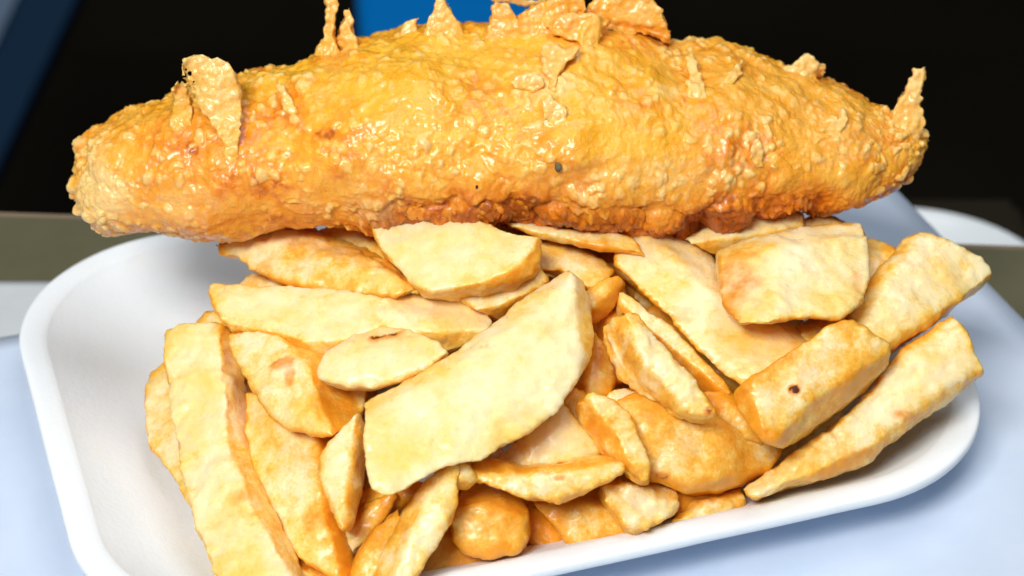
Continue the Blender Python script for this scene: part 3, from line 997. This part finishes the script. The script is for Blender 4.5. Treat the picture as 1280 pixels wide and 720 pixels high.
    # colour of the crust itself
    brown = 0.06 + 0.62 * fbm(V * 50, 4, 21) + 0.3 * sstep(0.3, 0.75, f1) * crumb_mask + 0.22 * sstep(0.72, 1.0, v) + 0.62 * fringe * (0.6 + 0.5 * c3)
    brown += 0.22 * edge_up
    brown -= 0.30 * np.clip(blob, 0, 1) * crumb_mask * (1 - 0.8 * fringe)
    for (sx, sy, rx, ry, k_) in ((238, 188, 32, 14, .55), (315, 235, 46, 24, .65), (402, 165, 18, 14, .8), (838, 132, 38, 14, .55), (215, 205, 40, 10, .3), (640, 240, 120, 22, .30), (470, 225, 60, 22, .35),
                                 (345, 275, 50, 16, .4), (760, 60, 90, 12, .45), (1000, 240, 80, 18, .35), (620, 255, 50, 18, .4), (420, 205, 50, 16, .3), (120, 230, 30, 40, .1), (960, 95, 90, 20, .3)):
        dd_ = np.sqrt(((x - sx) / rx) ** 2 + ((y - sy) / ry) ** 2) + 0.9 * fbm(V * 180, 4, 27)
        brown += 0.75 * k_ * (1 - sstep(0.2, 1.25, dd_)) * (0.35 + 0.65 * sstep(-0.35, 0.3, fbm(V * 420, 2, 91)))
    pale = 0.62 * np.clip(blob, 0, 1.2) * crumb_mask * (1 - fringe) + 0.36 * crumb * crumb_mask * (1 - fringe) + 0.10 + 0.30 * fbm(V * 70, 4, 29)
    for (sx, sy, rx, ry, k_) in ((128, 250, 40, 50, .7), (235, 255, 60, 26, .38), (690, 105, 45, 22, .35), (850, 215, 120, 26, .35), (905, 175, 60, 26, .2), (120, 200, 30, 40, .35), (840, 118, 36, 12, .4), (740, 222, 50, 20, .2), (1060, 190, 60, 40, .2), (470, 255, 40, 14, .25)):
        dd_ = np.sqrt(((x - sx) / rx) ** 2 + ((y - sy) / ry) ** 2) + 0.4 * fbm(V * 110, 3, 37)
        pale += k_ * (1 - sstep(0.3, 1.2, dd_))
    yellow = np.clip((1 - sstep(0.45, 0.8, v)) * sstep(260, 360, x) * (1 - sstep(720, 900, x)) + 0.25 + 0.4 * fbm(V * 40, 2, 39), 0, 0.85)
    front = (V[:, 1] < FISH_Y + 0.03)
    tone = np.stack([np.clip(brown, 0, 1.3), np.clip(pale, 0, 1.1) * front, yellow, np.ones(len(V))], -1)
    cen = V2.mean(0)
    cen[2] = V2[:, 2].min()
    caps = [tuple(idx[0][::-1]), tuple(idx[-1])]
    o = link_mesh("battered_fish", V2, F.tolist() + caps, M_BATTER, origin=cen)
    set_tone(o.data, tone)
    tag(o, "whole fish in craggy golden batter laid across the heap of chips", "fish")
    bvh = BVHTree.FromPolygons([tuple(p) for p in V2.reshape(NS, NT, 3)[::4, ::4].reshape(-1, 3)],
                               [tuple(int(i) for i in f) for f in (lambda I: np.stack([I[:-1], np.roll(I[:-1], -1, 1), np.roll(I[1:], -1, 1), I[1:]], -1).reshape(-1, 4))(np.arange(190 * 100).reshape(190, 100))])
    return o, bvh


fish, fish_bvh = fish_body()


def fish_depth(x, y):
    r = Vector(ray(x, y)).normalized()
    hit = fish_bvh.ray_cast(Vector(CAM), r)
    return None if hit[0] is None else float((np.array(hit[0]) - CAM) @ FWD)


def flake(poly, lift, th=2.0, pale=0.5, brown=0.1, yellow=0.3, seed=1, name="batter_flake", top_out=0.0, amp=1.0, rnd=4):
    """a thin crisp shard of batter standing off the crust; top_out tips its upper end outwards (mm)"""
    P = densify(poly, 5)
    c0 = P.mean(0)
    jr = np.random.default_rng(seed)
    P = P + jr.normal(0, 1.3, P.shape) * (name == 'batter_flake')
    P = P + (P - c0) / np.maximum(np.linalg.norm(P - c0, axis=1, keepdims=True), 1) * 2.0
    d = [fish_depth(x, y) for x, y in P]
    got = [k for k in d if k is not None]
    if got:
        base = np.mean(got)
    else:
        cx_, cy_ = P.mean(0)
        base = None
        for yy in range(int(cy_), 300, 2):
            base = fish_depth(cx_, yy)
            if base:
                base += 0.008
                break
    yr = (P[:, 1].max() - P[:, 1]) / max(np.ptp(P[:, 1]), 1)
    dep = np.array([base if k is None else 0.5 * k + 0.5 * base for k in d]) - lift * 0.001 - yr * top_out * 0.001 + (1 - yr) ** 2 * 0.0022
    front = np.array([at_depth(x, y, z) for (x, y), z in zip(P, dep)])
    c = P.mean(0)
    back = np.array([at_depth(*(c + (q - c) * 0.9), z + max(th, 1.6) * 0.001) for q, z in zip(P, dep)])
    me, v, e = remeshed(front, back, 0.00038)
    avg = neighbours(len(v), e)
    for _ in range(rnd):
        v = v + 0.6 * (avg(v) - v)
    n = vertex_normals(v, me)
    f1, f2, c1 = worley(v * 420, seed)
    blob = np.clip(1 - f1 / 0.6, 0, 1)
    v = v + n * (amp * (0.0005 * fbm(v * 260, 3, seed) + 0.0007 * blob - 0.0002))[:, None]
    hgt = (v[:, 2] - v[:, 2].min()) / max(np.ptp(v[:, 2]), 1e-6)
    tone = np.stack([np.clip(brown + 0.25 * fbm(v * 150, 3, seed + 2), 0, 1.2), np.clip(pale * (0.25 + 0.95 * hgt) + 0.30 * blob + 0.25 * fbm(v * 120, 3, seed + 5), 0, 1), np.full(len(v), yellow), np.ones(len(v))], -1)
    cen = v.mean(0)
    me.vertices.foreach_set('co', (v - cen).ravel())
    set_tone(me, tone)
    me.materials.clear()
    me.materials.append(M_BATTER)
    me.polygons.foreach_set('use_smooth', np.ones(len(me.polygons), bool))
    me.name = name
    o = bpy.data.objects.new(name, me)
    COL.objects.link(o)
    o.parent = fish
    o.location = Vector(cen) - fish.location
    return o


FL = [
    # curtain on the left: a folded flap with a peak
    ([(226, 82), (234, 68), (252, 67), (270, 74), (286, 78), (296, 100), (302, 125), (300, 160), (297, 195), (292, 207), (282, 200), (276, 175), (262, 150), (248, 135), (238, 115)], 6, 2.2, .42, .05, 0),
    ([(222, 100), (236, 110), (240, 150), (236, 178), (228, 190), (216, 182), (214, 150), (216, 120)], 3, 2.5, .25, .1, 0),
    ([(345, 100), (352, 104), (364, 124), (372, 140), (378, 152), (366, 150), (352, 132)], 3, 2.0, .5, .1, 0),
    # spikes along the top edge
    ([(404, -12), (414, -8), (424, 6), (418, 24), (416, 46), (426, 70), (390, 72), (404, 48), (408, 24), (410, 8)], 0, 2.5, .3, .2, 0),
    ([(416, 62), (427, 36), (430, 14), (437, 10), (442, 24), (438, 40), (452, 62)], 0, 2.5, .3, .2, 0),
    ([(536, 30), (543, 12), (546, -8), (554, -8), (560, 12), (584, 50), (556, 56), (528, 50)], 0, 2.5, .45, .1, 0),
    ([(498, 46), (506, 32), (514, 24), (522, 24), (518, 44), (510, 54)], 0, 3, .4, .2, 0),
    ([(606, 52), (618, 6), (628, 4), (640, 12), (658, 50), (630, 58)], 0, 3, .2, .35, 0),
    ([(612, -8), (640, -4), (664, 2), (690, -6), (684, 6), (660, 8), (640, 4), (616, 2)], 0, 2.5, .6, .1, 0),
    # the big ragged clump above the middle
    ([(634, 52), (650, 22), (668, 8), (692, -4), (724, -10), (732, 10), (720, 30), (700, 42), (672, 48), (654, 46)], 2, 9, .12, .38, 0),
    ([(684, 28), (710, 16), (744, 18), (764, 28), (752, 36), (748, 52), (744, 66), (734, 66), (722, 50), (706, 46), (690, 42)], 5, 5, .2, .25, 1),
    ([(724, 22), (742, 2), (764, -10), (812, -10), (824, 14), (838, 38), (836, 56), (824, 44), (806, 38), (788, 42), (768, 38), (744, 36)], 3, 9, .12, .42, 0),
    ([(676, 58), (690, 50), (706, 62), (724, 58), (718, 74), (704, 80), (696, 100), (694, 122), (686, 124), (684, 100), (678, 82)], 4.5, 3, .4, .15, 0),
    ([(640, 100), (654, 92), (676, 96), (680, 106), (664, 114), (646, 112)], 3, 3, .7, .05, 0),
    ([(676, 126), (690, 120), (704, 134), (712, 150), (700, 160), (684, 150)], 3, 3, .55, .15, 0),
    # right half
    ([(856, 72), (864, 66), (872, 78), (878, 98), (886, 124), (880, 146), (866, 148), (858, 128), (862, 100)], 4, 2.5, .5, .08, 0),
    ([(900, 104), (914, 88), (930, 74), (926, 92), (912, 112), (902, 120)], 3, 2.5, .4, .15, 0),
    ([(942, 178), (948, 168), (952, 188), (954, 206), (944, 208), (938, 196)], 3, 2.5, .6, .05, 0),
    ([(1046, 150), (1056, 136), (1058, 156), (1050, 168), (1034, 172), (1024, 164)], 3, 2.5, .5, .1, 0),
    ([(976, 80), (990, 84), (1002, 72), (1012, 68), (1020, 80), (1034, 82), (1024, 96), (1000, 98), (984, 92)], 0, 5, .6, .15, 0),
    # tail tip: an upright spike
    ([(1116, 150), (1120, 134), (1128, 122), (1136, 100), (1144, 86), (1154, 84), (1156, 98), (1150, 112), (1150, 130), (1155, 150), (1152, 172), (1140, 196), (1130, 200), (1126, 176)], 0, 5, .45, .15, 0),
    # crumbly left end
    ([(102, 236), (114, 228), (130, 240), (140, 260), (146, 278), (138, 286), (124, 276), (110, 258)], 0.5, 5, .55, .1, 0),
]
for k, (poly, lift, th, pale, brown, tout) in enumerate(FL):
    flake(poly, lift, th, min(pale + 0.2, 0.8), brown * 0.7, 0.35, 50 + 7 * k, top_out=tout)

# knobbly drips hanging along the lower fringe
DR = [(612, 264, 18, 12), (648, 262, 14, 14), (700, 270, 22, 12), (746, 272, 14, 12), (792, 272, 18, 13), (838, 272, 20, 16), (520, 268, 16, 10), (566, 268, 14, 12)]
for k, (x, y, rx, ry) in enumerate(DR):
    pts = [(x + rx * math.cos(a) * (1 + .12 * math.sin(3 * a + k)), y + ry * math.sin(a)) for a in np.linspace(0, 2 * math.pi, 16, endpoint=False)]
    flake(pts, 1.2, 8, 0.0, 0.62 if 480 < x < 890 else 0.35, 0.1, 300 + 5 * k, name="batter_drip", amp=0.9, rnd=40)

# flecks on the crust
def speck(name, px, py, r, mat, parent=None, seed=0):
    d = fish_depth(px, py) if parent else heap_depth(px, py)
    c = at_depth(px, py, d - 0.0006)
    bm = bmesh.new()
    bmesh.ops.create_icosphere(bm, subdivisions=3, radius=r)
    P = np.array([v.co[:] for v in bm.verts])
    sc = 1 + 0.4 * fbm(P * 1.2 / r + seed, 2, seed)
    for v, s_ in zip(bm.verts, sc):
        v.co = Vector((v.co.x * s_ * 0.7, v.co.y * s_ * 0.6, v.co.z * s_))
    me = bpy.data.meshes.new(name)
    bm.to_mesh(me)
    bm.free()
    me.materials.append(mat)
    me.polygons.foreach_set('use_smooth', np.ones(len(me.polygons), bool))
    o = bpy.data.objects.new(name, me)
    COL.objects.link(o)
    o.location = Vector(c)
    if parent:
        o.parent = parent
        o.location = Vector(c) - parent.location
    return o


speck("dark_fleck", 698, 209, 0.0013, M_HERB, fish, 4)
speck("dark_fleck", 596, 234, 0.0005, M_CRUMB, fish, 5)
speck("dark_fleck", 792, 42, 0.0006, M_CRUMB, fish, 6)
cr = speck("burnt_crumb", 566, 706, 0.0022, M_CRUMB, None, 7)
tag(cr, "tiny black burnt crumb lying just behind the front rim", "crumb")
